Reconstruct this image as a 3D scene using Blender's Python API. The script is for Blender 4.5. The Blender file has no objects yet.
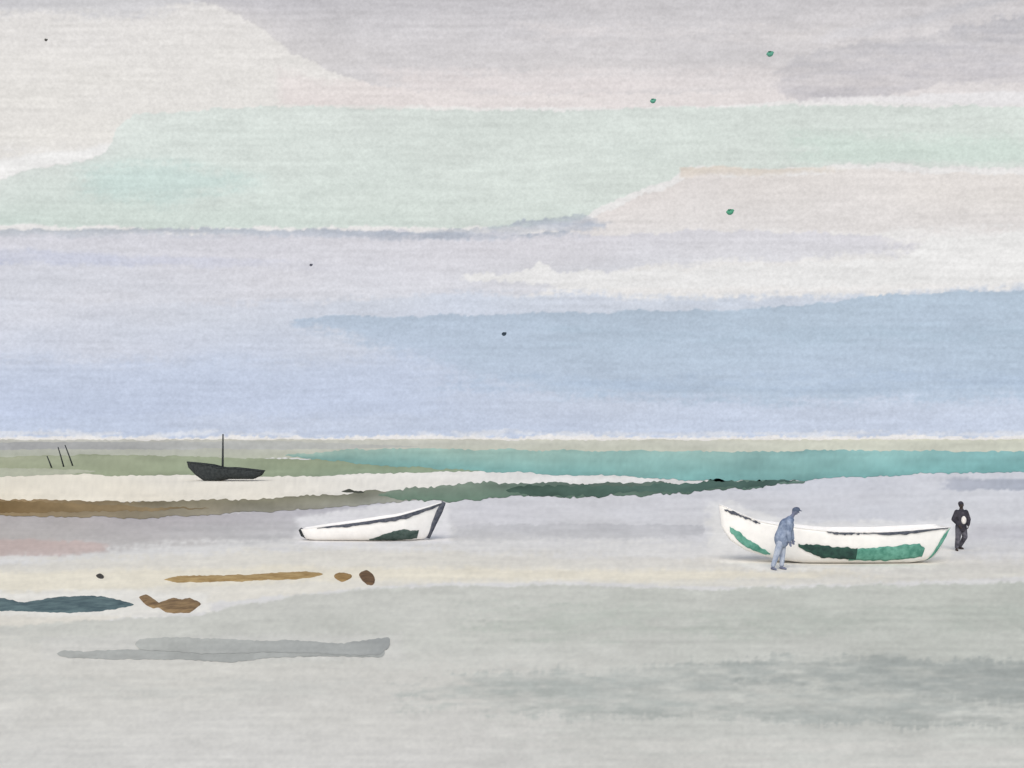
import bpy, bmesh, math, random
import numpy as np
from mathutils import Vector, noise, Matrix
random.seed(3)
scene=bpy.context.scene
F=1100.0; H=3.8; HZ=438.0; R=6000.0
KCAL=(0.96,0.985,1.03)
def lin(c):
    r=[]
    for v in c:
        v=v/255.0
        r.append(v/12.92 if v<=0.04045 else ((v+0.055)/1.055)**2.4)
    return r
def alb(c):
    l=lin(c); return [min(0.9,l[i]/KCAL[i]) for i in range(3)]
def gp(px,py,z=0.0):
    d=max(py-HZ,0.35); Y=F*(H-z)/d
    return Vector(((px-512)/F*Y,Y,z))
def link(o):
    scene.collection.objects.link(o); return o
# ---------- numpy noise ----------
TAB={}
def vn(x,y,seed):
    k=int(seed)%9973
    if k not in TAB: TAB[k]=(np.random.RandomState(k).rand(65536)-.5).astype(np.float32)
    T=TAB[k]
    xf=np.floor(x);yf=np.floor(y)
    xi=xf.astype(np.int32); yi=yf.astype(np.int32); fx=(x-xf).astype(np.float32); fy=(y-yf).astype(np.float32)
    fx=fx*fx*(3-2*fx); fy=fy*fy*(3-2*fy)
    x0=(xi&255)<<8; x1=((xi+1)&255)<<8; y0=yi&255; y1=(yi+1)&255
    a=T[x0+y0];b=T[x1+y0];c=T[x0+y1];d=T[x1+y1]
    return (a*(1-fx)+b*fx)*(1-fy)+(c*(1-fx)+d*fx)*fy
def fbm(x,y,seed,o=3,g=.55):
    r=0;a=1;s=0
    for i in range(o):
        r=r+a*vn(x*2**i+i*17.3,y*2**i+i*9.1,seed+i*31); s+=a; a*=g
    return r/s*1.8
def nss(t):
    t=np.clip(t,0,1); return t*t*(3-2*t)
def pl(pts,x):
    return np.interp(x,[p[0] for p in pts],[p[1] for p in pts])
class Wash:
    def __init__(s,top,bot,x0,x1,cols,soft=(2.5,2.5,3,3),jit=1.2,ragged=.5,opacity=1.0,rim=.08,var=.03,seed=0,dry=0):
        s.__dict__.update(locals()); del s.__dict__['s']
def gradcol(w,X,T,B,Y,sky):
    vx0=max(w.x0,0);vx1=min(w.x1,1024)
    tt=np.clip(T,0,768);bb=np.clip(B,1,768)
    u=np.clip((X-vx0)/(vx1-vx0)+.22*fbm(X/90,Y/25,w.seed+5,2),0,1)[...,None]
    v=np.clip((Y-tt)/np.maximum(bb-tt,1)+.3*fbm(X/120,Y/40,w.seed+7,2),0,1)[...,None]
    C=[np.array(lin(c) if sky else alb(c)) for c in w.cols]
    c=(C[0]*(1-u)+C[1]*u)*(1-v)+(C[2]*(1-u)+C[3]*u)*v
    return c*(1+w.var*(1.6*fbm(X/110,Y/32,w.seed+11,2)+1.2*fbm(X/26,Y/9,w.seed+13,2)))[...,None]
def edges(w,X):
    z=np.zeros_like(X)
    T=pl(w.top,X)+w.jit*2.4*(fbm(X/30,z+.5,w.seed+1,4)+.55*vn(X/3.1,z,w.seed+3))
    B=pl(w.bot,X)+w.jit*2.4*(fbm(X/30,z+.5,w.seed+2,4)+.55*vn(X/3.1,z,w.seed+4))
    return T,B
def composite(X,Y,C,ws,sky):
    rows=Y[:,0]; xr=X[0]
    for k,w in enumerate(ws):
        w.seed=(k+1)*97+(0 if sky else 5000)
        t0=min(p[1] for p in w.top)-14; b0=max(p[1] for p in w.bot)+14
        # only work on the window the wash covers
        r0=np.searchsorted(rows,t0);r1=np.searchsorted(rows,b0); c0=np.searchsorted(xr,w.x0-1);c1=np.searchsorted(xr,w.x1+1)
        if r1<=r0 or c1<=c0: continue
        sl=(slice(r0,r1),slice(c0,c1)); x=X[sl];y=Y[sl]
        T1,B1=edges(w,x[0]); T=np.broadcast_to(T1,x.shape);B=np.broadcast_to(B1,x.shape); so=w.soft
        a=np.minimum(nss((y-T)/so[0]),nss((B-y)/so[1]))
        a=np.minimum(a,np.minimum(nss((x-w.x0)/so[2]),nss((w.x1-x)/so[3])))
        g=.9*fbm(x/4,y/3,w.seed+21,2)+1.1*fbm(x/40,y/5,w.seed+23,3)
        a=np.clip(a+g*4*w.ragged*a*(1-a),0,1)*w.opacity
        if w.dry:
            a=a*np.clip(.62+w.dry*(1.5*fbm(x/90,y/12,w.seed+31,3)+.9*fbm(x/16,y/4,w.seed+33,2)),0,1)
        c=gradcol(w,x,T,B,y,sky)
        e=np.zeros_like(x)
        if so[0]<6: e=np.maximum(e,np.exp(-np.maximum(y-T,0)/3.0))
        if so[1]<6: e=np.maximum(e,np.exp(-np.maximum(B-y,0)/3.0))
        e=e*np.clip(.55+1.8*vn(x/60,y/60,w.seed+29)*1.5,0,1.5)
        c=c*(1-e*w.rim)[...,None]
        C[sl]=C[sl]*(1-a[...,None])+c*a[...,None]
    return C
def paper(X,Y,amt=1):
    wob=2.6*vn(X/90,Y/200,5)+1.2*vn(X/22,Y/60,6)
    rib=fbm(X/46,(Y+wob)/4.2,71,2)
    reg=np.sin((Y+wob)*2*math.pi/7.0)*np.clip(.55+1.6*vn(X/40,Y/9,77),0,1.2)
    return 1+amt*(.066*rib+.020*reg+.064*fbm(X/3.2,Y/2.6,72,2)+.034*fbm(X/9,Y/6,73,2)+.02*fbm(X/200,Y/60,74,2))
def gridmesh(name,P,C,mat):
    ny,nx=P.shape[:2]
    me=bpy.data.meshes.new(name)
    me.vertices.add(nx*ny); me.vertices.foreach_set('co',P.reshape(-1).astype(np.float32))
    i=np.arange(nx*ny).reshape(ny,nx)
    q=np.stack([i[1:,:-1],i[1:,1:],i[:-1,1:],i[:-1,:-1]],-1).reshape(-1,4)
    nf=len(q); me.loops.add(nf*4); me.loops.foreach_set('vertex_index',q.reshape(-1).astype(np.int32))
    me.polygons.add(nf); me.polygons.foreach_set('loop_start',np.arange(0,nf*4,4,dtype=np.int32)); me.polygons.foreach_set('loop_total',np.full(nf,4,dtype=np.int32))
    me.update(calc_edges=True)
    at=me.color_attributes.new('tint','FLOAT_COLOR','POINT')
    at.data.foreach_set('color',np.concatenate([C.reshape(-1,3),np.ones((nx*ny,1))],1).reshape(-1).astype(np.float32))
    me.materials.append(mat)
    o=link(bpy.data.objects.new(name,me)); o['kind']='structure'; return o
# ---------- materials ----------
def N(nt,t,**k):
    n=nt.nodes.new(t)
    for a,b in k.items(): setattr(n,a,b)
    return n
def math_(nt,op,a,b=None,c=None,clamp=False):
    n=N(nt,'ShaderNodeMath',operation=op,use_clamp=clamp)
    for i,v in enumerate((a,b,c)):
        if v is None: continue
        if isinstance(v,(int,float)): n.inputs[i].default_value=v
        else: nt.links.new(v,n.inputs[i])
    return n.outputs[0]
def noise_(nt,vec,scale,detail=2,rough=.5,mul=None):
    if mul:
        m=N(nt,'ShaderNodeVectorMath',operation='MULTIPLY'); nt.links.new(vec,m.inputs[0]); m.inputs[1].default_value=mul; vec=m.outputs[0]
    n=N(nt,'ShaderNodeTexNoise'); nt.links.new(vec,n.inputs['Vector'])
    n.inputs['Scale'].default_value=scale; n.inputs['Detail'].default_value=detail; n.inputs['Roughness'].default_value=rough
    return n.outputs['Fac']
def wash_material(name,sky,grain=.055,gloss=0,base=None):
    m=bpy.data.materials.new(name); m.use_nodes=True; nt=m.node_tree; nt.nodes.clear(); L=nt.links
    out=N(nt,'ShaderNodeOutputMaterial'); pos=N(nt,'ShaderNodeNewGeometry').outputs['Position']
    if base is None: col=N(nt,'ShaderNodeAttribute',attribute_name='tint').outputs['Color']
    else:
        rgb=N(nt,'ShaderNodeRGB'); rgb.outputs[0].default_value=(*base,1); col=rgb.outputs[0]
    if sky:
        s=1.0/R; n1=noise_(nt,pos,1.0,1,.6,(400*s,400*s,440*s))
    else: n1=noise_(nt,pos,1.0,7,.8,(3,1.5,3))
    val=math_(nt,'MULTIPLY_ADD',math_(nt,'SUBTRACT',n1,.5),grain*4,1.0)
    vm=N(nt,'ShaderNodeVectorMath',operation='SCALE'); L.new(col,vm.inputs[0]); L.new(val,vm.inputs['Scale'])
    if sky:
        sh=N(nt,'ShaderNodeEmission'); L.new(vm.outputs[0],sh.inputs['Color']); sh.inputs['Strength'].default_value=1.06; sh=sh.outputs[0]
    else:
        d=N(nt,'ShaderNodeBsdfDiffuse'); L.new(vm.outputs[0],d.inputs['Color']); sh=d.outputs[0]
        if gloss>0:
            gl=N(nt,'ShaderNodeBsdfGlossy'); gl.inputs['Roughness'].default_value=.45
            mx=N(nt,'ShaderNodeMixShader'); mx.inputs[0].default_value=gloss
            L.new(sh,mx.inputs[1]); L.new(gl.outputs[0],mx.inputs[2]); sh=mx.outputs[0]
    L.new(sh,out.inputs[0]); return m
def paint(name,rgb,var=.25,rough=.9,scale=6,dark=None):
    m=bpy.data.materials.new(name); m.use_nodes=True; nt=m.node_tree; b=nt.nodes['Principled BSDF']
    tc=N(nt,'ShaderNodeTexCoord'); n=noise_(nt,tc.outputs['Object'],scale,6,.65)
    r=N(nt,'ShaderNodeValToRGB'); c=alb(rgb); c2=alb(dark) if dark else [x*(1-var) for x in c]
    r.color_ramp.elements[0].position=.36; r.color_ramp.elements[1].position=.62
    r.color_ramp.elements[0].color=(*c2,1); r.color_ramp.elements[1].color=(*[min(.9,x*(1+var*.3)) for x in c],1)
    nt.links.new(n,r.inputs[0]); nt.links.new(r.outputs[0],b.inputs['Base Color'])
    b.inputs['Roughness'].default_value=rough; b.inputs['Specular IOR Level'].default_value=.08
    return m
A=-420;B=1444
W=Wash
# ---------- sky ----------
skyw=[
 W([(A,-2300)],[(A,175),(B,175)],A,560,[(220,217,215),(219,216,214),(223,220,215),(222,219,216)],soft=(50,40,50,200),rim=0,var=.02),
 W([(A,-60)],[(A,18),(60,24),(130,28),(190,16),(240,4)],A,260,[(188,188,193),(198,197,201),(206,205,208),(208,207,209)],soft=(20,20,10,40),rim=0,opacity=.75,ragged=.8),
 # pink lower
 W([(270,62),(330,72),(1024,60)],[(270,103),(300,106),(500,109),(700,108),(800,101),(860,98),(1000,100),(B,100)],272,B,[(223,217,215),(219,213,212),(222,214,212),(218,213,213)],soft=(16,2,14,10),rim=.07,ragged=.6),
 # grey-mauve with falling left edge
 W([(A,-200)],[(140,-8),(190,2),(236,13),(262,28),(290,54),(330,72),(370,86),(420,92),(560,96),(700,94),(820,86),(B,84)],150,B,[(192,190,194),(205,202,204),(208,205,206),(215,210,210)],soft=(8,3,10,10),rim=.08,jit=2.2,ragged=.7,var=.05),
 W([(330,60),(B,56)],[(330,100),(B,98)],360,B,[(218,211,211),(215,210,210),(221,213,212),(216,212,212)],soft=(26,14,70,10),rim=0,opacity=.9),
 W([(560,18),(1100,20)],[(560,48),(1100,60)],480,B,[(213,208,209),(216,212,212)]*2,soft=(18,18,120,10),rim=0,opacity=.9,dry=.7,ragged=.8),
 W([(770,72),(800,52),(860,40),(940,30),(1024,8),(B,0)],[(770,92),(800,103),(870,99),(940,86),(1024,82),(B,84)],766,B,[(188,186,190),(184,183,188),(195,191,195),(199,196,200)],soft=(9,4,20,10),rim=.07,ragged=.9,jit=3.4,dry=.35),
 W([(800,34),(900,14),(1024,-14)],[(800,52),(900,34),(1024,2)],800,1160,[(212,209,211),(180,180,185),(208,205,208),(194,193,197)],soft=(10,10,40,20),rim=0,opacity=.8),
 W([(840,96),(1024,90),(B,90)],[(840,104),(1024,107),(B,107)],800,B,[(220,217,218),(225,223,224)]*2,soft=(4,3,50,10),rim=0,ragged=.8),
 # white wedge
 W([(A,150),(0,156),(40,152),(70,148),(112,141)],[(A,190),(0,180),(50,168),(98,158),(120,150)],A,124,[(228,227,226)]*4,soft=(6,4,10,10),rim=0),
 # mint
 W([(A,190),(0,176),(50,164),(98,156),(108,150),(112,142),(116,130),(134,113),(280,105),(500,109),(640,108),(760,104),(850,104),(1024,106),(B,105)],[(A,226),(0,226),(180,230),(330,228),(540,228),(585,220),(602,208),(640,190),(670,180),(690,166),(760,172),(850,165),(1024,170),(B,170)],A,B,[(212,218,214),(208,215,210),(203,214,208),(211,217,212)],soft=(2.5,3,10,10),rim=.08,ragged=.7,var=.035,jit=1.9),
 W([(60,158),(160,148),(260,168)],[(60,204),(160,218),(260,196)],60,280,[(194,212,208)]*4,soft=(25,30,50,60),rim=0,opacity=.7),
 W([(840,122),(1100,130)],[(840,165),(1100,165)],760,1200,[(201,215,207)]*4,soft=(24,6,90,60),rim=0,opacity=.7),
 # pink right
 W([(540,238),(600,214),(640,194),(672,184),(690,170),(760,176),(850,168),(1024,174),(B,174)],[(560,246),(700,240),(900,240),(1024,236),(B,230)],560,B,[(219,213,211),(219,214,210),(218,215,215),(219,215,214)],soft=(3,16,20,10),rim=.05,ragged=.8,jit=2),
 W([(680,167),(720,165),(770,168),(860,165)],[(680,180),(760,179),(860,172)],679,870,[(212,203,192),(217,211,203),(218,210,203),(219,212,206)],soft=(2.5,7,3,80),rim=.05),
 # lavender
 W([(A,230),(0,230),(180,234),(330,230),(560,231),(620,234),(700,228),(930,236)],[(A,330),(0,330),(300,334),(470,318),(560,292),(640,270),(930,258)],A,940,[(208,207,214),(211,209,214),(205,208,217),(213,212,216)],soft=(3,10,10,70),rim=.02,ragged=.9,jit=2),
 W([(A,228),(0,228),(200,227),(330,229),(500,234),(600,228)],[(A,242),(0,240),(200,240),(330,242),(600,240)],A,600,[(182,187,194),(174,181,192),(204,205,213),(192,195,206)],soft=(2.5,9,10,60),rim=.08,ragged=.9,jit=1.5),
 W([(320,228),(400,230),(500,226),(540,217),(580,214),(612,222)],[(320,236),(400,242),(470,244),(540,237),(600,233)],316,618,[(160,168,181),(172,179,190),(176,182,194),(194,197,206)],soft=(2.5,6,16,30),rim=.06,ragged=1,jit=2.2,dry=.4),
 W([(A,250),(0,246),(100,250),(300,258)],[(A,268),(0,266),(100,268),(300,272)],A,360,[(190,195,214),(206,206,216)]*2,soft=(7,7,10,160),rim=0,opacity=.85,ragged=.9,dry=.3),
 # white strip
 W([(460,276),(500,272),(526,268),(540,259),(556,270),(640,270),(760,264),(900,258),(930,238),(1024,233),(B,228)],[(460,281),(560,288),(700,291),(880,288),(1024,283),(B,280)],458,B,[(225,224,224),(226,225,224)]*2,soft=(3,4,10,10),rim=0,jit=2.6,ragged=1),
 # blue
 W([(A,290),(0,290),(200,300),(300,296),(470,286),(560,289),(700,291),(880,289),(1024,282),(B,280)],[(A,437.5),(B,437)],A,B,[(208,210,219),(197,205,217),(188,198,218),(193,202,219)],soft=(12,2,10,10),rim=0,ragged=.9,jit=2),
 W([(288,318),(330,314),(420,315),(560,311),(720,309),(800,304),(860,296),(940,291),(1024,288),(B,288)],[(288,334),(340,346),(430,372),(480,392),(560,406),(760,414),(1024,408),(B,400)],288,B,[(176,189,205),(177,192,207),(186,198,216),(181,196,214)],soft=(2.5,22,10,10),rim=.08,ragged=.9,jit=1.7),
 W([(A,345),(0,345),(300,346),(420,340)],[(A,428),(0,426),(420,424)],A,480,[(191,200,218),(187,197,216),(187,197,219),(190,200,220)],soft=(30,18,10,90),rim=0,opacity=.8),
 W([(430,372),(700,368),(1024,362),(B,362)],[(430,400),(700,402),(1024,394),(B,394)],420,B,[(172,188,209)]*4,soft=(16,14,80,10),rim=0,opacity=.6,ragged=1,dry=.6),
 W([(560,322),(B,310)],[(560,350),(B,345)],520,B,[(172,189,205)]*4,soft=(16,16,120,10),rim=0,opacity=.55,ragged=1,dry=.6),
 # dry flecks
 W([(A,429),(B,429)],[(A,437),(B,437)],A,B,[(214,217,224)]*4,soft=(5,3,10,10),rim=0,opacity=.8,ragged=1,dry=1.6,jit=1.5),
]
xs=np.concatenate([np.linspace(-4200,-460,30),np.arange(-420,0,5.),np.arange(0,1024,1.6),np.arange(1024,1450,5.),np.linspace(1480,5200,30)])
ys=np.concatenate([np.linspace(-2200,-210,24),np.arange(-200,0,5.),np.arange(0,444,1.3),[450,470,520]])
X,Y=np.meshgrid(xs,ys)
C=np.ones(X.shape+(3,))*np.array(lin((225,223,222)))
C=composite(X,Y,C,skyw,True)
C=C*paper(X,Y)[...,None]
D=np.stack([(X-512)/F,np.ones_like(X),(HZ-Y)/F],-1); D/=np.linalg.norm(D,axis=-1,keepdims=True)
gridmesh('sky',D*R*1.02+np.array([0,0,H]),C,wash_material('sky_wash',True))
# ---------- ground ----------
gw=[
 # lavender sand
 W([(340,490),(560,490),(1024,466),(B,466)],[(420,530),(470,546),(700,556),(1024,566),(B,560)],330,B,[(211,210,213),(205,208,215),(208,207,207),(208,208,208)],soft=(3,22,60,10),rim=0),
 W([(440,525),(480,523),(700,524)],[(440,545),(560,543),(700,540)],440,706,[(186,186,188),(176,177,181),(196,196,195),(186,186,187)],soft=(2.5,7,24,4),rim=.05,ragged=1,dry=.2),  # grey shadow strip, painted into the sand colour
 W([(940,478),(1024,477),(B,476)],[(940,491),(1024,491),(B,491)],935,B,[(188,191,200),(176,181,191)]*2,soft=(3,3,20,10),rim=.03,ragged=.8),
 W([(960,520),(1024,520),(B,520)],[(960,546),(1024,548),(B,548)],960,B,[(196,195,198),(190,190,194)]*2,soft=(7,12,16,10),rim=0,opacity=.75,ragged=.8),
 # cream band
 W([(A,552),(0,556),(100,552),(330,540),(430,542),(700,552),(1024,552),(B,548)],[(A,640),(0,640),(200,606),(400,586),(560,583),(720,588),(900,584),(1024,578),(B,578)],A,B,[(216,213,203),(208,206,202),(225,221,209),(212,210,201)],soft=(14,4,10,10),rim=.02,ragged=.8,var=.03),
 W([(A,566),(0,568),(300,562),(700,566),(1024,566)],[(A,596),(0,600),(300,584),(700,584),(1024,576)],A,930,[(227,221,203),(221,215,198)]*2,soft=(8,8,10,160),rim=0,opacity=.85),
 # mauve strip
 W([(A,512),(0,512),(200,512),(400,500),(460,508)],[(A,562),(0,560),(100,557),(200,548),(300,544),(460,526)],A,460,[(174,168,166),(190,190,197),(188,184,178),(206,206,206)],soft=(3,14,10,60),rim=.02,ragged=.8),
 W([(A,536),(0,536),(60,537),(110,543)],[(A,560),(60,558),(110,554)],A,112,[(192,174,168)]*4,soft=(5,6,10,14),rim=.04,opacity=.8,ragged=.9),
 W([(160,525),(300,515),(420,515)],[(160,545),(300,548),(420,540)],140,430,[(180,180,180)]*4,soft=(8,12,50,40),rim=0,opacity=.6,ragged=.9,dry=.4),
 # dry pale sand by the hulls
 W([(700,500),(730,498),(800,520),(950,515)],[(700,560),(760,574),(930,572),(950,562)],700,962,[(226,226,226),(223,223,223),(226,224,217),(223,221,213)],soft=(7,7,16,14),rim=0,opacity=.95,ragged=.8),
 W([(292,515),(440,494)],[(292,546),(440,546)],290,454,[(222,221,221)]*4,soft=(5,5,14,8),rim=0,opacity=.95),
 # near grey-green
 W([(A,640),(0,624),(130,616),(200,612),(300,594),(400,585),(560,583),(700,588),(1024,580),(B,580)],[(A,3600)],A-9000,B+9000,[(202,202,194),(190,193,184),(207,206,200),(201,202,195)],soft=(4,30,30,30),rim=.0,ragged=.9,var=.05),
 W([(A,620),(0,624),(500,650)],[(A,900)],A-200,660,[(213,211,202),(206,205,197),(213,212,206),(211,209,204)],soft=(34,60,10,240),rim=0,opacity=.88),
 W([(A,668),(0,672),(400,676)],[(A,704),(400,706)],A,420,[(203,203,196)]*4,soft=(12,16,10,120),rim=0,opacity=.7,dry=.8,ragged=.9),
 W([(400,684),(480,672),(760,654),(860,650),(1024,656),(B,656)],[(400,716),(700,724),(800,728),(1024,734),(B,730)],380,B,[(182,186,180),(166,171,166),(182,186,179),(172,176,171)],soft=(10,12,60,10),rim=.0,ragged=1,jit=4,var=.06,dry=.65),
 W([(740,660),(860,654),(1024,660)],[(740,694),(1024,710)],680,1200,[(158,163,159)]*4,soft=(10,14,140,10),rim=.0,ragged=1,jit=4,opacity=.65,dry=1),
 W([(540,596),(800,602),(1024,596),(B,600)],[(540,652),(800,644),(1024,640),(B,640)],420,B,[(184,189,179),(181,186,177)]*2,soft=(16,20,140,10),rim=0,opacity=.8,ragged=.9,var=.05,dry=.7),
 W([(560,732),(1024,738)],[(560,790),(1024,790)],460,B,[(208,207,200)]*4,soft=(10,18,160,10),rim=0,opacity=.75,ragged=.9,dry=.7),
 # dry gaps around rocks
 W([(A,588),(0,588),(140,588),(210,590)],[(A,616),(0,618),(140,618),(210,614)],A,214,[(225,223,215)]*4,soft=(6,4,10,10),rim=0,opacity=.9,ragged=.9),
 W([(40,634),(140,632),(400,630)],[(40,662),(400,664)],36,410,[(212,211,205)]*4,soft=(8,8,14,14),rim=0,opacity=.5,ragged=.9),
]
xs=np.concatenate([-np.geomspace(9000,440,16),np.arange(-420,0,5.),np.arange(0,1024,1.6),np.arange(1024,1450,5.),np.geomspace(1470,10000,16)])
ys=np.concatenate([[HZ+.6,HZ+1.2,HZ+2.2,440.5+1],np.arange(443,480,2.5),np.arange(480,768,1.3),np.arange(770,900,5.),np.linspace(920,3600,24)])
X,Y=np.meshgrid(xs,ys)
C=np.ones(X.shape+(3,))*np.array(alb((216,215,212)))
C=composite(X,Y,C,gw,False)
C=C*paper(X,Y,1.05)[...,None]
dp=F*H/(Y-HZ)
gridmesh('ground',np.stack([(X-512)/F*dp,dp,np.zeros_like(X)],-1),np.minimum(C,.92),wash_material('sand_wash',False))
me=bpy.data.meshes.new('terrain')
me.from_pydata([(-9000,-400,-.04),(9000,-400,-.04),(9000,9000,-.04),(-9000,9000,-.04)],[],[(0,1,2,3)])
me.materials.append(wash_material('terrain_sand',False,base=alb((206,206,202))))
o=link(bpy.data.objects.new('terrain',me)); o['kind']='structure'
LK=[0]
def patch(name,z,top,bot,x0,x1,cols,jit=1,rim=.08,var=.06,tl=0,tr=0,gloss=0,rows=12):
    LK[0]+=1; k=LK[0]
    w=Wash(top,bot,x0,x1,cols,jit=jit,rim=rim,var=var,seed=8000+k*111)
    xs=np.arange(max(x0,-60),min(x1,1084)+.01,1.4)
    if x0<-60: xs=np.concatenate([np.linspace(x0,-70,30),xs])
    if x1>1084: xs=np.concatenate([xs,np.linspace(1094,x1,30)])
    T,Bo=edges(w,xs)
    f=np.ones_like(xs)
    if tl: f=np.minimum(f,np.clip((xs-x0)/tl,0,1)**.6)
    if tr: f=np.minimum(f,np.clip((x1-xs)/tr,0,1)**.6)
    m=(T+Bo)/2; T=m+(T-m)*f; Bo=m+(Bo-m)*f; T=np.maximum(T,HZ+.8); Bo=np.maximum(Bo,T+.15)
    v=np.concatenate([[0,.04,.1,.18],np.linspace(.26,.74,rows-8),[.82,.9,.96,1]])[:,None]
    Y=T[None]+(Bo-T)[None]*v; X=np.broadcast_to(xs[None],Y.shape).copy()
    TT=np.broadcast_to(T[None],Y.shape);BB=np.broadcast_to(Bo[None],Y.shape)
    C=gradcol(w,X,TT,BB,Y,False)
    e=np.exp(-np.minimum(Y-TT,BB-Y)/2.2)*np.clip(.5+1.8*fbm(X/50,Y/60,w.seed+29),0,1.5)
    C=C*(1-rim*e)[...,None]*paper(X,Y,1.3)[...,None]
    dp=F*(H-z)/(Y-HZ)
    return gridmesh(name,np.stack([(X-512)/F*dp,dp,np.full_like(X,z)],-1),np.clip(C,.01,.92),wash_material(name+'_wash',False,gloss=gloss))
patch('puddle',.004,[(57,651),(110,650),(200,649),(383,648)],[(57,656),(110,659),(230,661),(300,656),(383,657)],57,385,[(180,182,177),(166,169,165)]*2,jit=.8,tl=5,tr=3)
patch('puddle',.008,[(135,640),(170,638),(280,640),(340,643),(370,640),(391,637)],[(135,648),(200,653),(300,653),(380,655),(391,647)],135,391,[(184,186,180),(154,157,155)]*2,jit=1,tl=5,tr=3)
patch('land',.004,[(A,439.8)],[(A,460),(400,458),(B,456)],-6000,7000,[(184,184,178),(207,209,194),(178,182,164),(206,208,191)],jit=1.1,rim=.03)
patch('land',.008,[(-60,443),(100,442),(260,441),(400,444)],[(-60,450),(100,449),(400,449)],-400,420,[(166,167,166),(186,188,181)]*2,jit=.7,rim=.02,tr=120)
patch('sandbank',.012,[(A,467),(0,467),(330,469),(520,470),(640,474)],[(A,501),(0,501),(200,503),(340,498),(400,493),(640,487)],-3000,660,[(228,223,209),(225,225,223),(230,222,203),(224,224,222)],jit=1,rim=0,tr=60,var=.02)
patch('grass',.016,[(A,456),(0,456),(120,455),(200,457),(380,461),(520,463)],[(A,472),(0,472),(120,476),(200,475),(330,476),(420,472),(520,471)],-3000,524,[(164,168,144),(144,160,132),(154,160,132),(142,160,138)],jit=1,var=.10,tr=50)
patch('grass',.020,[(A,470),(0,468),(90,468)],[(A,476),(0,476),(90,475)],-2000,96,[(180,183,163)]*4,jit=.8,rim=.02,var=.06,tr=60)
patch('water',.024,[(290,451),(420,449),(700,451),(1024,451),(B,451)],[(290,460),(330,461),(400,466),(500,472),(640,478),(720,480),(800,481),(860,477),(900,474),(1024,472),(B,470)],285,6000,[(164,190,176),(136,180,178),(126,170,163),(120,171,169)],jit=1.3,var=.13,tl=60,gloss=.03)
patch('seaweed_bank',.016,[(A,499),(0,499),(120,502),(200,501),(330,495),(370,490),(430,492)],[(A,515),(0,515),(60,517),(150,518),(240,513),(330,508),(430,499)],-2500,436,[(140,120,90),(138,142,126),(150,132,102),(166,168,158)],jit=1.4,rim=.10,var=.16,tr=40)
patch('seaweed_bank',.020,[(A,499),(0,500),(60,503),(200,506)],[(A,513),(0,513),(60,512),(200,511)],-2500,210,[(120,100,70),(138,124,98)]*2,jit=1.4,rim=.08,var=.18,tr=130)
patch('seaweed_bank',.020,[(380,491),(420,488),(500,484),(600,484),(700,482),(740,479),(800,479)],[(380,500),(440,501),(520,497),(620,496),(700,492),(800,485)],378,806,[(124,136,122),(98,120,112),(108,130,112),(90,114,104)],jit=2,rim=.08,var=.20,tl=30,tr=50)
patch('seaweed_bank',.024,[(510,484),(600,485),(790,479)],[(510,495),(600,495),(700,490),(790,484)],506,796,[(84,106,94),(80,104,98)]*2,jit=2,rim=.08,var=.24,tl=20,tr=30)

# ---------- boats ----------
def meshobj(name,vs,fs,mat,parent=None,smooth=True):
    me=bpy.data.meshes.new(name); me.from_pydata(vs,[],fs)
    bm=bmesh.new(); bm.from_mesh(me); bmesh.ops.recalc_face_normals(bm,faces=bm.faces); bm.to_mesh(me); bm.free()
    me.materials.append(mat)
    if smooth:
        for p in me.polygons: p.use_smooth=True
    o=link(bpy.data.objects.new(name,me))
    if parent: o.parent=parent
    return o
def interp(pts,x):
    x=max(pts[0][0],min(pts[-1][0],x))
    for a,b in zip(pts,pts[1:]):
        if x<=b[0]:
            t=(x-a[0])/(b[0]-a[0]+1e-9)
            r=tuple(a[i]+(b[i]-a[i])*t for i in range(1,len(a)))
            return r if len(r)>1 else r[0]
def smoothint(pts,x):
    w=(pts[-1][0]-pts[0][0])*.03
    return sum(interp(pts,x+w*k) for k in (-1,-.5,0,.5,1))/5
class Hull:
    def __init__(s,sheer,keel,beam,full=.42):
        s.sh=sheer;s.ke=keel;s.be=beam;s.x0=sheer[0][0];s.x1=sheer[-1][0];s.full=full
    def P(s,u,t,side=-1,off=0):
        zs=smoothint(s.sh,s.x0+(s.x1-s.x0)*u); xk=interp(s.ke,u)
        a=t*math.pi/2; b=interp(s.be,u)
        xx=xk[0]+(s.x0+(s.x1-s.x0)*u-xk[0])*t
        zz=xk[1]+(zs-xk[1])*(1-math.cos(a)**1.25)
        return (xx,side*(b*math.sin(a)**s.full+off),zz)
def build_hull(h,mat,root,nu=48,nt=16):
    vs=[];fs=[]; Wd=2*nt+1
    for i in range(nu+1):
        for j in range(-nt,nt+1): vs.append(h.P(i/nu,(abs(j)/nt)**1.3,-1 if j<0 else 1))
    for i in range(nu):
        for j in range(Wd-1):
            a=i*Wd+j; fs.append((a,a+1,a+Wd+1,a+Wd))
    fs.append(tuple(range(Wd))); fs.append(tuple(nu*Wd+j for j in range(Wd)))
    o=meshobj('hull',vs,fs,mat,root)
    m=o.modifiers.new('thick','SOLIDIFY'); m.thickness=.035; m.offset=-1
    return o
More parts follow.
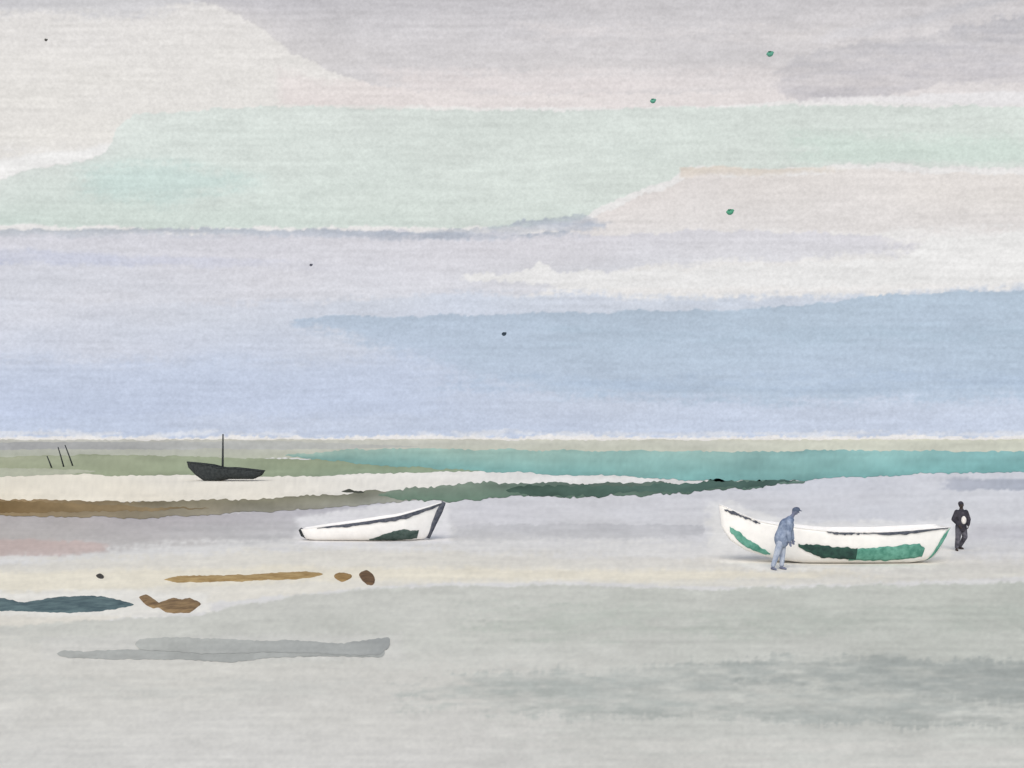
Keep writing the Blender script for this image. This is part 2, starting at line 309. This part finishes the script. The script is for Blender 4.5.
def hull_patch(name,h,u0,u1,tlo,thi,mat,root,off=.012,sides=(-1,)):
    vs=[];fs=[];n=70;m=6
    for sd in sides:
        base=len(vs)
        for i in range(n+1):
            q=i/n; u=u0+(u1-u0)*q
            lo=interp(tlo,q)+.03*noise.fractal(Vector((q*11,u0*9,1.3)),.9,2,2);hi=interp(thi,q)+.03*noise.fractal(Vector((q*11,u0*9,7.7)),.9,2,2)
            for j in range(m+1): vs.append(h.P(u,min(1,max(.02,lo+(hi-lo)*j/m)),sd,off))
        for i in range(n):
            for j in range(m):
                a=base+i*(m+1)+j; fs.append((a,a+1,a+m+2,a+m+1))
    o=meshobj(name,vs,fs,mat,root)
    mo=o.modifiers.new('thick','SOLIDIFY'); mo.thickness=.008; mo.offset=0
    return o
def rail(name,h,u0,u1,mat,root,r=.03,sides=(-1,1),dz=.01):
    vs=[];fs=[];n=44;k=8
    for sd in sides:
        base=len(vs)
        for i in range(n+1):
            p=h.P(u0+(u1-u0)*i/n,1,sd)
            for j in range(k):
                a=2*math.pi*j/k; vs.append((p[0],p[1]+r*math.cos(a),p[2]+dz+r*.8*math.sin(a)))
        for i in range(n):
            for j in range(k):
                a=base+i*k+j;b=base+i*k+(j+1)%k; fs.append((a,b,b+k,a+k))
        fs.append(tuple(base+j for j in range(k))); fs.append(tuple(base+n*k+j for j in range(k)))
    return meshobj(name,vs,fs,mat,root)
def boxpart(name,c,d,mat,root,bev=.01):
    bm=bmesh.new(); bmesh.ops.create_cube(bm,size=1)
    for v in bm.verts: v.co=Vector((v.co.x*d[0],v.co.y*d[1],v.co.z*d[2]))
    bmesh.ops.bevel(bm,geom=bm.edges[:],offset=bev,segments=2,affect='EDGES')
    me=bpy.data.meshes.new(name); bm.to_mesh(me); bm.free(); me.materials.append(mat)
    o=link(bpy.data.objects.new(name,me)); o.location=c; o.parent=root
    return o
def tube(name,pts,rad,mat,parent,k=8):
    vs=[];fs=[]
    ref=Vector((0,1,0))
    for i,p in enumerate(pts):
        p=Vector(p); d=(Vector(pts[min(i+1,len(pts)-1)])-Vector(pts[max(i-1,0)])).normalized()
        a=ref.cross(d).normalized(); b=d.cross(a)
        r=rad[i] if isinstance(rad,(list,tuple)) else rad
        for j in range(k):
            t=2*math.pi*j/k; vs.append(tuple(p+a*r*math.cos(t)+b*r*math.sin(t)))
    n=len(pts)
    for i in range(n-1):
        for j in range(k):
            q=i*k+j;w=i*k+(j+1)%k; fs.append((q,w,w+k,q+k))
    fs.append(tuple(range(k))); fs.append(tuple((n-1)*k+j for j in range(k)))
    return meshobj(name,vs,fs,mat,parent)
def root_at(name,px,py,label,cat):
    e=link(bpy.data.objects.new(name,None)); e.location=gp(px,py); e.empty_display_size=.3
    e['label']=label; e['category']=cat; return e
white=paint('white_paint',(231,230,230),.06,scale=3)
inner=paint('inner_white',(228,228,228),.06,scale=3)
navy=paint('navy_paint',(64,68,80),.3,scale=9,dark=(96,99,108))
teal=paint('teal_paint',(104,156,142),.3,scale=4,dark=(72,126,112))
dgreen=paint('dark_green_paint',(44,62,60),.3,scale=5,dark=(56,86,78))
ggreen=paint('grey_green_paint',(78,92,88),.3,scale=5,dark=(56,72,68))
black=paint('black_paint',(58,62,64),.4,scale=5,dark=(44,48,50))
s=H/124.0; cx=832; b=562
def PX(s,x,cx): return (x-cx)*s
def Z(y,b,s): return (b-y)*s
def kz(lst,b,s,cx): return [(u,PX(s,x,cx),Z(y,b,s)) for u,x,y in lst]
sheer=[(PX(s,x,cx),Z(y,b,s)) for x,y in [(719,504),(735,512),(757,521),(790,526),(830,530),(880,530),(944,526)]]
keel=kz([(0,722,527),(.04,730,540),(.10,745,550),(.2,772,558),(.35,800,562),(.85,905,562),(.95,920,560),(1,926,558)],b,s,cx)
h=Hull(sheer,keel,[(0,.03),(.08,.28),(.2,.58),(.4,.86),(.65,.88),(.85,.72),(1,.5)])
wb=root_at('rowing_boat',cx,b,'long white rowing boat with teal and green painted hull, beached','boat')
build_hull(h,white,wb)
rail('gunwale',h,0,1,white,wb,r=.020)
hull_patch('sheer_stripe',h,.02,.165,[(0,.86),(.5,.92),(1,.93)],[(0,.92),(.3,.99),(1,.96)],navy,wb,off=.028)
hull_patch('sheer_stripe',h,.44,.60,[(0,.97),(.3,.92),(1,.94)],[(0,.975),(.3,1.0),(1,.99)],navy,wb,off=.029)
hull_patch('sheer_stripe',h,.60,.99,[(0,.96),(.3,.92),(.5,.90),(1,.965)],[(0,.985),(.3,1.0),(1,1.0)],navy,wb,off=.031)
hull_patch('painted_patch',h,.04,.19,[(0,.44),(.3,.28),(.8,.20),(1,.28)],[(0,.58),(.3,.56),(.7,.44),(1,.32)],teal,wb,off=.014)
hull_patch('painted_patch',h,.32,.58,[(0,.60),(.2,.50),(.4,.38),(1,.32)],[(0,.64),(.3,.68),(1,.62)],dgreen,wb,off=.024)
hull_patch('painted_patch',h,.55,.90,[(0,.30),(.5,.26),(1,.36)],[(0,.60),(.5,.66),(.9,.68),(1,.56)],teal,wb,off=.013)
hull_patch('stern_post',h,.955,1.0,[(0,.05),(.5,.3),(1,.75)],[(0,.28),(.5,.75),(1,.97)],teal,wb,off=.02)
for u in (.3,.55,.8):
    p=h.P(u,.8); boxpart('seat',(p[0],0,p[2]-.05),(.22,abs(p[1])*1.9,.035),inner,wb)
s=H/102.0; cx=372; b=540
sheer=[(PX(s,x,cx),Z(y,b,s)) for x,y in [(303,529),(322,526),(360,521),(400,515),(425,508),(444,502)]]
keel=kz([(0,309,539),(.1,318,540),(.8,410,540),(.93,422,539),(1,427,537)],b,s,cx)
h2=Hull(sheer,keel,[(0,.40),(.15,.62),(.5,.85),(.75,.66),(.9,.32),(1,.03)])
mb=root_at('rowing_boat',cx,b,'small white rowing boat with raised dark bow, resting on wet sand','boat')
build_hull(h2,white,mb); rail('gunwale',h2,0,1,white,mb,r=.018)
hull_patch('sheer_stripe',h2,.12,.54,[(0,.94),(.5,.84),(1,.88)],[(0,.98),(1,1)],navy,mb,off=.028)
hull_patch('sheer_stripe',h2,.50,1.0,[(0,.88),(.3,.84),(.6,.86),(1,.91)],[(0,1),(1,1)],navy,mb,off=.03)
hull_patch('painted_patch',h2,.50,.86,[(0,.2),(.5,.14),(1,.2)],[(0,.26),(.3,.48),(.6,.58),(1,.48)],ggreen,mb,off=.014)
tube('stem_post',[(PX(s,x,cx),-.02,Z(y,b,s)) for x,y in [(444,502),(439,511),(433,523),(428,538)]],[.08,.14,.14,.07],navy,mb)
tube('rudder',[(PX(s,x,cx),-.02,Z(y,b,s)) for x,y in [(300,529),(304,533),(310,538)]],[.07,.16,.09],black,mb)
for u in (.3,.6):
    p=h2.P(u,.8); boxpart('seat',(p[0],0,p[2]-.05),(.2,abs(p[1])*1.9,.03),inner,mb)
s=H/43.0; cx=225; b=481
sheer=[(PX(s,x,cx),Z(y,b,s)) for x,y in [(187,462),(196,463),(212,465),(222,468),(235,468),(264,471)]]
keel=kz([(0,189,468),(.1,196,475),(.2,205,481),(.32,215,482),(.5,230,479),(.8,254,479),(1,260,476)],b,s,cx)
h3=Hull(sheer,keel,[(0,.05),(.15,.6),(.45,1.1),(.8,.9),(1,.45)])
db=root_at('sailing_boat',cx,b,'dark beached sailing boat with a bare thin mast','boat')
build_hull(h3,black,db); rail('gunwale',h3,0,1,black,db,r=.06)
tube('mast',[(PX(s,222.5,cx),0,.2),(PX(s,222.8,cx),0,2.2),(PX(s,223,cx),0,Z(434,b,s))],[.11,.09,.06],black,db)
boxpart('seat',(.8,0,.65),(.3,1.7,.05),black,db)
for i,(xa,ya,xb,yb) in enumerate([(52,468,47,456),(64,467,58,447),(73,466,65,445)]):
    s=H/(ya-HZ); bp=gp(xa,ya)
    o=tube('mooring_pole',[(0,0,-.1),((xb-xa)*s*.5,0,(ya-yb)*s*.5),((xb-xa)*s,0,(ya-yb)*s)],[.11,.09,.07],black,None)
    o.location=bp; o['label']='short thin leaning dark wooden mooring pole in grass' if i==0 else 'tall thin leaning dark wooden mooring pole in grass'
    o['category']='pole'; o['group']='leaning mooring poles'
# ---------- low rocks and driftwood ----------
def mound(name,outline,base,rgb,dark,label,cat,seed,group=None,hgt=.035):
    """outline: (x, back edge row, front edge row); flat weathered slab with rounded top"""
    x0=outline[0][0];x1=outline[-1][0]; cx=(x0+x1)/2; c0=gp(cx,base)
    n=max(30,int((x1-x0)*1.3)); k=12; vs=[];fs=[]
    for i in range(n+1):
        x=x0+(x1-x0)*i/n; q=i/n
        endt=(max(0,1-abs(2*q-1)**(10 if x1-x0>60 else 4)))**.5
        tb,bb=interp(outline,x); m=(tb+bb)/2
        tb+=1.3*noise.fractal(Vector((x/11,seed,0)),.8,2,3);bb+=1.1*noise.fractal(Vector((x/13,seed,5)),.8,2,3)
        tb=m+(tb-m)*max(endt,.02);bb=m+(bb-m)*max(endt,.02)
        gb=gp(x,tb+.4);gf=gp(x,bb)
        hh=hgt*endt*(1+.3*noise.noise(Vector((x/15,seed,9))))
        for j in range(k+1):
            t=j/k; p=gf.lerp(gb,t)
            vs.append((p.x-c0.x,p.y-c0.y,hh*math.sin(math.pi*t)**.7 if 0<j<k else -.002))
    for i in range(n):
        for j in range(k):
            a=i*(k+1)+j; fs.append((a,a+k+1,a+k+2,a+1))
    o=meshobj(name,vs,fs,paint(name+'_paint',rgb,.3,scale=1.8,dark=dark),None)
    o.location=c0; o['label']=label;o['category']=cat
    if group:o['group']=group
    return o
mound('rock',[(-60,600,613),(-20,599,612),(5,597,611),(18,602,611),(35,600,612),(60,596,613),(95,595,612),(120,599,609),(134,602,607)],611,(96,116,118),(68,86,92),'long low dark teal rock lying on pale sand','rock',1)
mound('rock',[(139,594,600),(146,594,605),(153,598,608),(159,602,608),(165,600,612),(174,597,614),(182,599,613),(190,597,613),(196,599,609),(201,602,606)],610,(148,124,90),(100,80,60),'lumpy ochre and dark brown rock on sand','rock',2)
mound('driftwood',[(164,578,581),(180,575,583),(210,575,582),(250,574,581),(300,571,579),(323,571,577)],580,(172,148,104),(146,120,78),'long thin ochre driftwood log on sand','driftwood',3)
mound('rock',[(334,573,579),(342,572,582),(352,573,579)],580,(158,130,86),(128,102,64),'small ochre brown rock on sand','rock',4,'small brown beach rocks')
mound('rock',[(359,571,578),(367,570,585),(375,574,586)],583,(114,90,66),(82,64,50),'small dark brown rock on sand','rock',5,'small brown beach rocks')
mound('rock',[(96,574,577),(100,573,579),(104,575,579)],578,(74,72,68),(54,52,50),'tiny dark pebble on cream sand','rock',6)
mound('rock',[(341,490,493),(350,489,493),(365,491,494)],493,(70,72,60),(52,54,48),'tiny dark rock beside brown seaweed strip','rock',7)
# ---------- paint specks in the sky, modelled as small birds ----------
def speck(px,py,d,size,rgb,label):
    s=d/F; p=Vector(((px-512)*s,d,H+(HZ-py)*s)); L_=size*s
    bm=bmesh.new()
    bmesh.ops.create_uvsphere(bm,u_segments=14,v_segments=10,radius=.5)
    for v in bm.verts:
        t=v.co.x; v.co.z*=.84*(1-.2*t); v.co.y*=.7*(1-.4*abs(t))
        if v.co.x<-.38: v.co.z*=.7; v.co.x*=1.12
    r=bmesh.ops.create_uvsphere(bm,u_segments=10,v_segments=8,radius=.22)
    for v in r['verts']: v.co+=Vector((.36,0,.2))
    r=bmesh.ops.create_cone(bm,segments=8,radius1=.06,radius2=0,depth=.12,cap_ends=True)
    for v in r['verts']: v.co=Vector((.6+v.co.z,v.co.y,.19+v.co.x))
    for v in bm.verts: v.co*=L_
    me=bpy.data.meshes.new('speck'); bm.to_mesh(me);bm.free(); mt=paint('bird_feathers',rgb,.05,scale=2,rough=1); me.materials.append(mt)
    for q in me.polygons:q.use_smooth=True
    o=link(bpy.data.objects.new('speck',me)); o.location=p; o['label']=label; o['category']='speck'; o['group']='paint specks in the sky'
    for sd in (-1,1):
        vs=[];fs=[]
        for a in range(7):
            q=a/6; c=.6*(1-q**1.6)+.05; y=sd*(.2+q*.3); z=.18+.22*math.sin(q*2.6)-.08
            vs+= [(c*.5-.15*q,y,z),(-c*.5-.2*q,y,z),(-.15*q,y,z+.05*(1-q))]
        for a in range(6):
            i0=a*3;i1=i0+3
            fs+=[(i0,i0+2,i1+2,i1),(i0+2,i0+1,i1+1,i1+2),(i0+1,i0,i1,i1+1)]
        meshobj('wing',[(x*L_,y*L_,z*L_) for x,y,z in vs],fs,mt,o)
for (x,y,sz,c,l) in [(770,54,6.5,(92,154,136),'small green bird flying in pale cloudy sky'),(653,101,5.5,(92,154,136),'small green bird flying in pale cloudy sky'),(730,212,7,(82,150,124),'small green bird flying in pale cloudy sky'),(504,334,4.5,(56,68,80),'tiny dark bird flying against blue sky'),(311,265,3,(90,92,106),'tiny dark bird flying in lavender sky'),(46,40,3,(90,90,90),'tiny dark bird flying in lavender sky')]:
    speck(x,y,70,sz,c,l)
# ---------- people ----------
def chain(bm,pts,rad):
    for i,(p,r) in enumerate(zip(pts,rad)):
        bmesh.ops.create_icosphere(bm,subdivisions=2,radius=r,matrix=Matrix.Translation(p))
        if i:
            a=Vector(pts[i-1]);b_=Vector(p);d=b_-a
            if d.length<1e-5: continue
            q=Vector((0,0,1)).rotation_difference(d).to_matrix().to_4x4()
            bmesh.ops.create_cone(bm,segments=14,radius1=rad[i-1],radius2=r,depth=d.length,cap_ends=True,matrix=Matrix.Translation((a+b_)/2)@q)
def ell(bm,c,r,rot=None):
    m=Matrix.Translation(c)@(rot.to_4x4() if rot else Matrix.Identity(4))@Matrix.Diagonal((*r,1))
    bmesh.ops.create_icosphere(bm,subdivisions=3,radius=1,matrix=m)
def finish(bm,name,mat,parent,vox=.011,sm=4):
    me=bpy.data.meshes.new(name);bm.to_mesh(me);bm.free()
    o=link(bpy.data.objects.new(name,me))
    r=o.modifiers.new('r','REMESH'); r.mode='VOXEL'; r.voxel_size=vox
    if sm:
        q=o.modifiers.new('s','SMOOTH'); q.iterations=sm; q.factor=.4
    dg=bpy.context.evaluated_depsgraph_get(); dg.update()
    me2=bpy.data.meshes.new_from_object(o.evaluated_get(dg)); o.modifiers.clear(); o.data=me2
    me2.materials.clear(); me2.materials.append(mat)
    for p in me2.polygons:p.use_smooth=True
    if parent:o.parent=parent
    return o
def hand(bm,wrist,d,side,curl=.5):
    d=Vector(d).normalized(); t=(Vector(side)-d*Vector(side).dot(d)).normalized(); n=d.cross(t)
    w=Vector(wrist)
    for k in (-1,0,1): chain(bm,[w+t*.012*k,w+d*.05+t*.022*k,w+d*.085+t*.026*k],[.019,.017,.014])
    for k,l in zip((1.5,.5,-.5,-1.5),(.066,.076,.07,.054)):
        p0=w+d*.088+t*.019*k; p1=p0+d*l*.5+n*l*.15*curl; p2=p1+d*l*.35+n*l*.35*curl; p3=p2+d*l*.15+n*l*.4*curl
        chain(bm,[p0,p1,p2,p3],[.0095,.009,.0085,.007])
    p0=w+d*.03+t*.025; chain(bm,[p0,p0+t*.025+d*.025,p0+t*.034+d*.055+n*.01],[.013,.011,.009])
def person(px,py,J,label,mats,hat=True,extra=None,bulk=1.0):
    skin,coat,trous,hair=mats
    s=J; bm=bmesh.new(); V=lambda k:Vector(s[k])
    hip,chest,neck,head=V('hip'),V('chest'),V('neck'),V('head')
    f=Vector(s['face']).normalized(); lat=Vector(s['lat']).normalized(); up=(head-neck).normalized()
    chain(bm,[hip,(hip+chest)/2,chest,neck],[.125,.115,.13,.06])
    chain(bm,[V('shL'),chest,V('shR')],[.06,.12,.06]); chain(bm,[V('hipL'),hip,V('hipR')],[.09,.11,.09])
    chain(bm,[neck,head-up*.06],[.055,.052])
    rot=Matrix((lat,f,up)).transposed()
    ell(bm,head,(.075,.095,.115),rot); ell(bm,head-up*.07+f*.03,(.052,.055,.05),rot)
    chain(bm,[head+f*.09+up*.0,head+f*.115-up*.025],[.010,.015])
    chain(bm,[head+f*.078-up*.062-lat*.02,head+f*.086-up*.062,head+f*.078-up*.062+lat*.02],[.008,.010,.008])
    for q in (-1,1):
        ell(bm,head+lat*.078*q-up*.005,(.012,.02,.032),rot); ell(bm,head+f*.082+lat*.03*q+up*.008,(.014,.012,.009),rot)
        ell(bm,head+f*.085+lat*.03*q+up*.028,(.02,.01,.007),rot)
    for q in 'LR':
        chain(bm,[V('sh'+q),V('el'+q),V('wr'+q)],[.055,.042,.028])
        hand(bm,V('wr'+q),V('wr'+q)-V('el'+q),s['th'+q])
        chain(bm,[V('hip'+q),V('kn'+q),V('kn'+q)*.55+V('an'+q)*.45,V('an'+q)],[.09,.058,.056,.038])
        a=V('an'+q); ft=Vector(s['ft'+q]).normalized()
        chain(bm,[Vector((a.x,a.y,.04))-ft*.04,Vector((a.x,a.y,.04))+ft*.09,Vector((a.x,a.y,.03))+ft*.17],[.04,.04,.028])
    body=finish(bm,'person',skin,None,vox=.010,sm=3)
    body.location=gp(px,py); body['label']=label; body['category']='person'
    bm=bmesh.new(); k=bulk
    chain(bm,[hip-Vector((0,0,.10)),hip,(hip+chest)/2,chest,chest*.4+neck*.6],[.15*k,.155*k,.145*k,.155*k,.09*k])
    chain(bm,[V('shL'),chest,V('shR')],[.078*k,.14*k,.078*k])
    for q in 'LR': chain(bm,[V('sh'+q),V('el'+q),V('el'+q)*.1+V('wr'+q)*.9],[.078*k,.062*k,.046*k])
    finish(bm,'jacket',coat,body,vox=.014)
    bm=bmesh.new(); chain(bm,[V('hipL'),hip,V('hipR')],[.115,.13,.115])
    for q in 'LR': chain(bm,[V('hip'+q),V('kn'+q),V('kn'+q)*.1+V('an'+q)*.9],[.12,.088,.066])
    finish(bm,'trousers',trous,body,vox=.014)
    bm=bmesh.new(); ell(bm,head+up*.035-f*.012,(.09,.105,.10),rot)
    if hat: ell(bm,head+up*.055+f*.06,(.075,.10,.016),rot)
    finish(bm,'cap' if hat else 'hair',hair,body,vox=.012)
    if extra: extra(body)
    return body
blue=paint('blue_cloth',(138,150,172),.3,scale=5,dark=(92,106,132))
blue2=paint('blue_trousers',(170,178,192),.3,scale=4,dark=(132,144,168))
bskin=paint('slate_blue_skin',(112,118,140),.2,scale=5); bcap=paint('blue_cap',(84,94,114),.2)  # skin tinted slate blue to go with the clothes
k1=paint('dark_cloth',(66,64,72),.4,scale=5,dark=(42,42,50)); k2=paint('dark_trousers',(96,95,104),.4,scale=6,dark=(54,54,62)); k3=paint('dark_skin',(74,66,64),.3)
J1=dict(hip=(.08,0,.92),chest=(.22,0,1.28),neck=(.38,0,1.54),head=(.48,-.02,1.69),face=(.9,-.25,-.3),lat=(.25,.97,0),
 shL=(.28,.17,1.38),shR=(.26,-.17,1.38),elL=(.38,.16,1.10),wrL=(.42,.12,.86),elR=(.22,-.20,1.08),wrR=(.26,-.20,.84),thL=(1,0,0),thR=(1,0,.2),
 hipL=(.12,.08,.86),hipR=(.04,-.08,.86),knL=(.12,.08,.48),anL=(.09,.06,.09),knR=(-.08,-.09,.47),anR=(-.20,-.08,.09),ftL=(.5,-.8,0),ftR=(.3,-.9,0))
person(779,569.5,J1,'person in slate blue clothes and cap leaning forward beside boat',(bskin,blue,blue2,bcap),bulk=1.4)
J2=dict(hip=(0,0,.84),chest=(.02,0,1.20),neck=(.01,0,1.42),head=(-.01,-.03,1.54),face=(-.1,-1,-.1),lat=(1,-.1,0),
 shL=(-.14,0,1.30),shR=(.16,0,1.30),elL=(-.25,.02,1.05),wrL=(-.14,-.18,.86),elR=(.27,.02,1.06),wrR=(.17,-.18,.86),thL=(0,0,1),thR=(0,0,1),
 hipL=(-.07,0,.82),hipR=(.07,0,.82),knL=(-.12,-.05,.45),anL=(-.19,-.1,.09),knR=(.12,-.03,.46),anR=(.16,.5,.09),ftL=(-.2,-1,0),ftR=(.3,-1,0))
pale=paint('pale_shirt',(220,216,214),.15)
def shirt(body):
    bm=bmesh.new(); ell(bm,(.02,-.185,1.04),(.085,.05,.14)); finish(bm,'shirt',pale,body,vox=.012)
person(961,550.5,J2,'person in black clothes with pale shirt standing on sand',(k3,k1,k2,k1),hat=False,extra=shirt,bulk=1.1)
# ---------- light ----------
w=bpy.data.worlds.new('World'); scene.world=w; w.use_nodes=True; nt=w.node_tree
sk=nt.nodes.new('ShaderNodeTexSky'); sk.sky_type='NISHITA'; sk.sun_disc=False
elv=math.radians(38); rotz=math.radians(192)
sk.sun_elevation=elv; sk.sun_rotation=rotz
bg=nt.nodes['Background']; nt.links.new(sk.outputs[0],bg.inputs[0]); bg.inputs[1].default_value=.145
sd=bpy.data.lights.new('sun','SUN'); sd.energy=2.2; sd.angle=math.radians(45); sd.color=(1,.95,.87)
so=link(bpy.data.objects.new('sun',sd))
dirv=Vector((math.sin(rotz)*math.cos(elv),math.cos(rotz)*math.cos(elv),math.sin(elv)))
so.rotation_euler=dirv.to_track_quat('Z','Y').to_euler()
cam=bpy.data.cameras.new('camera'); co=link(bpy.data.objects.new('camera',cam)); scene.camera=co
co.location=(0,0,H); co.rotation_euler=(math.radians(90),0,0)
cam.sensor_width=36; cam.lens=36*F/1024; cam.shift_y=(HZ-384)/1024; cam.clip_end=20000; cam.clip_start=.1
scene.view_settings.view_transform='Standard'; scene.view_settings.look='None'; scene.view_settings.exposure=0
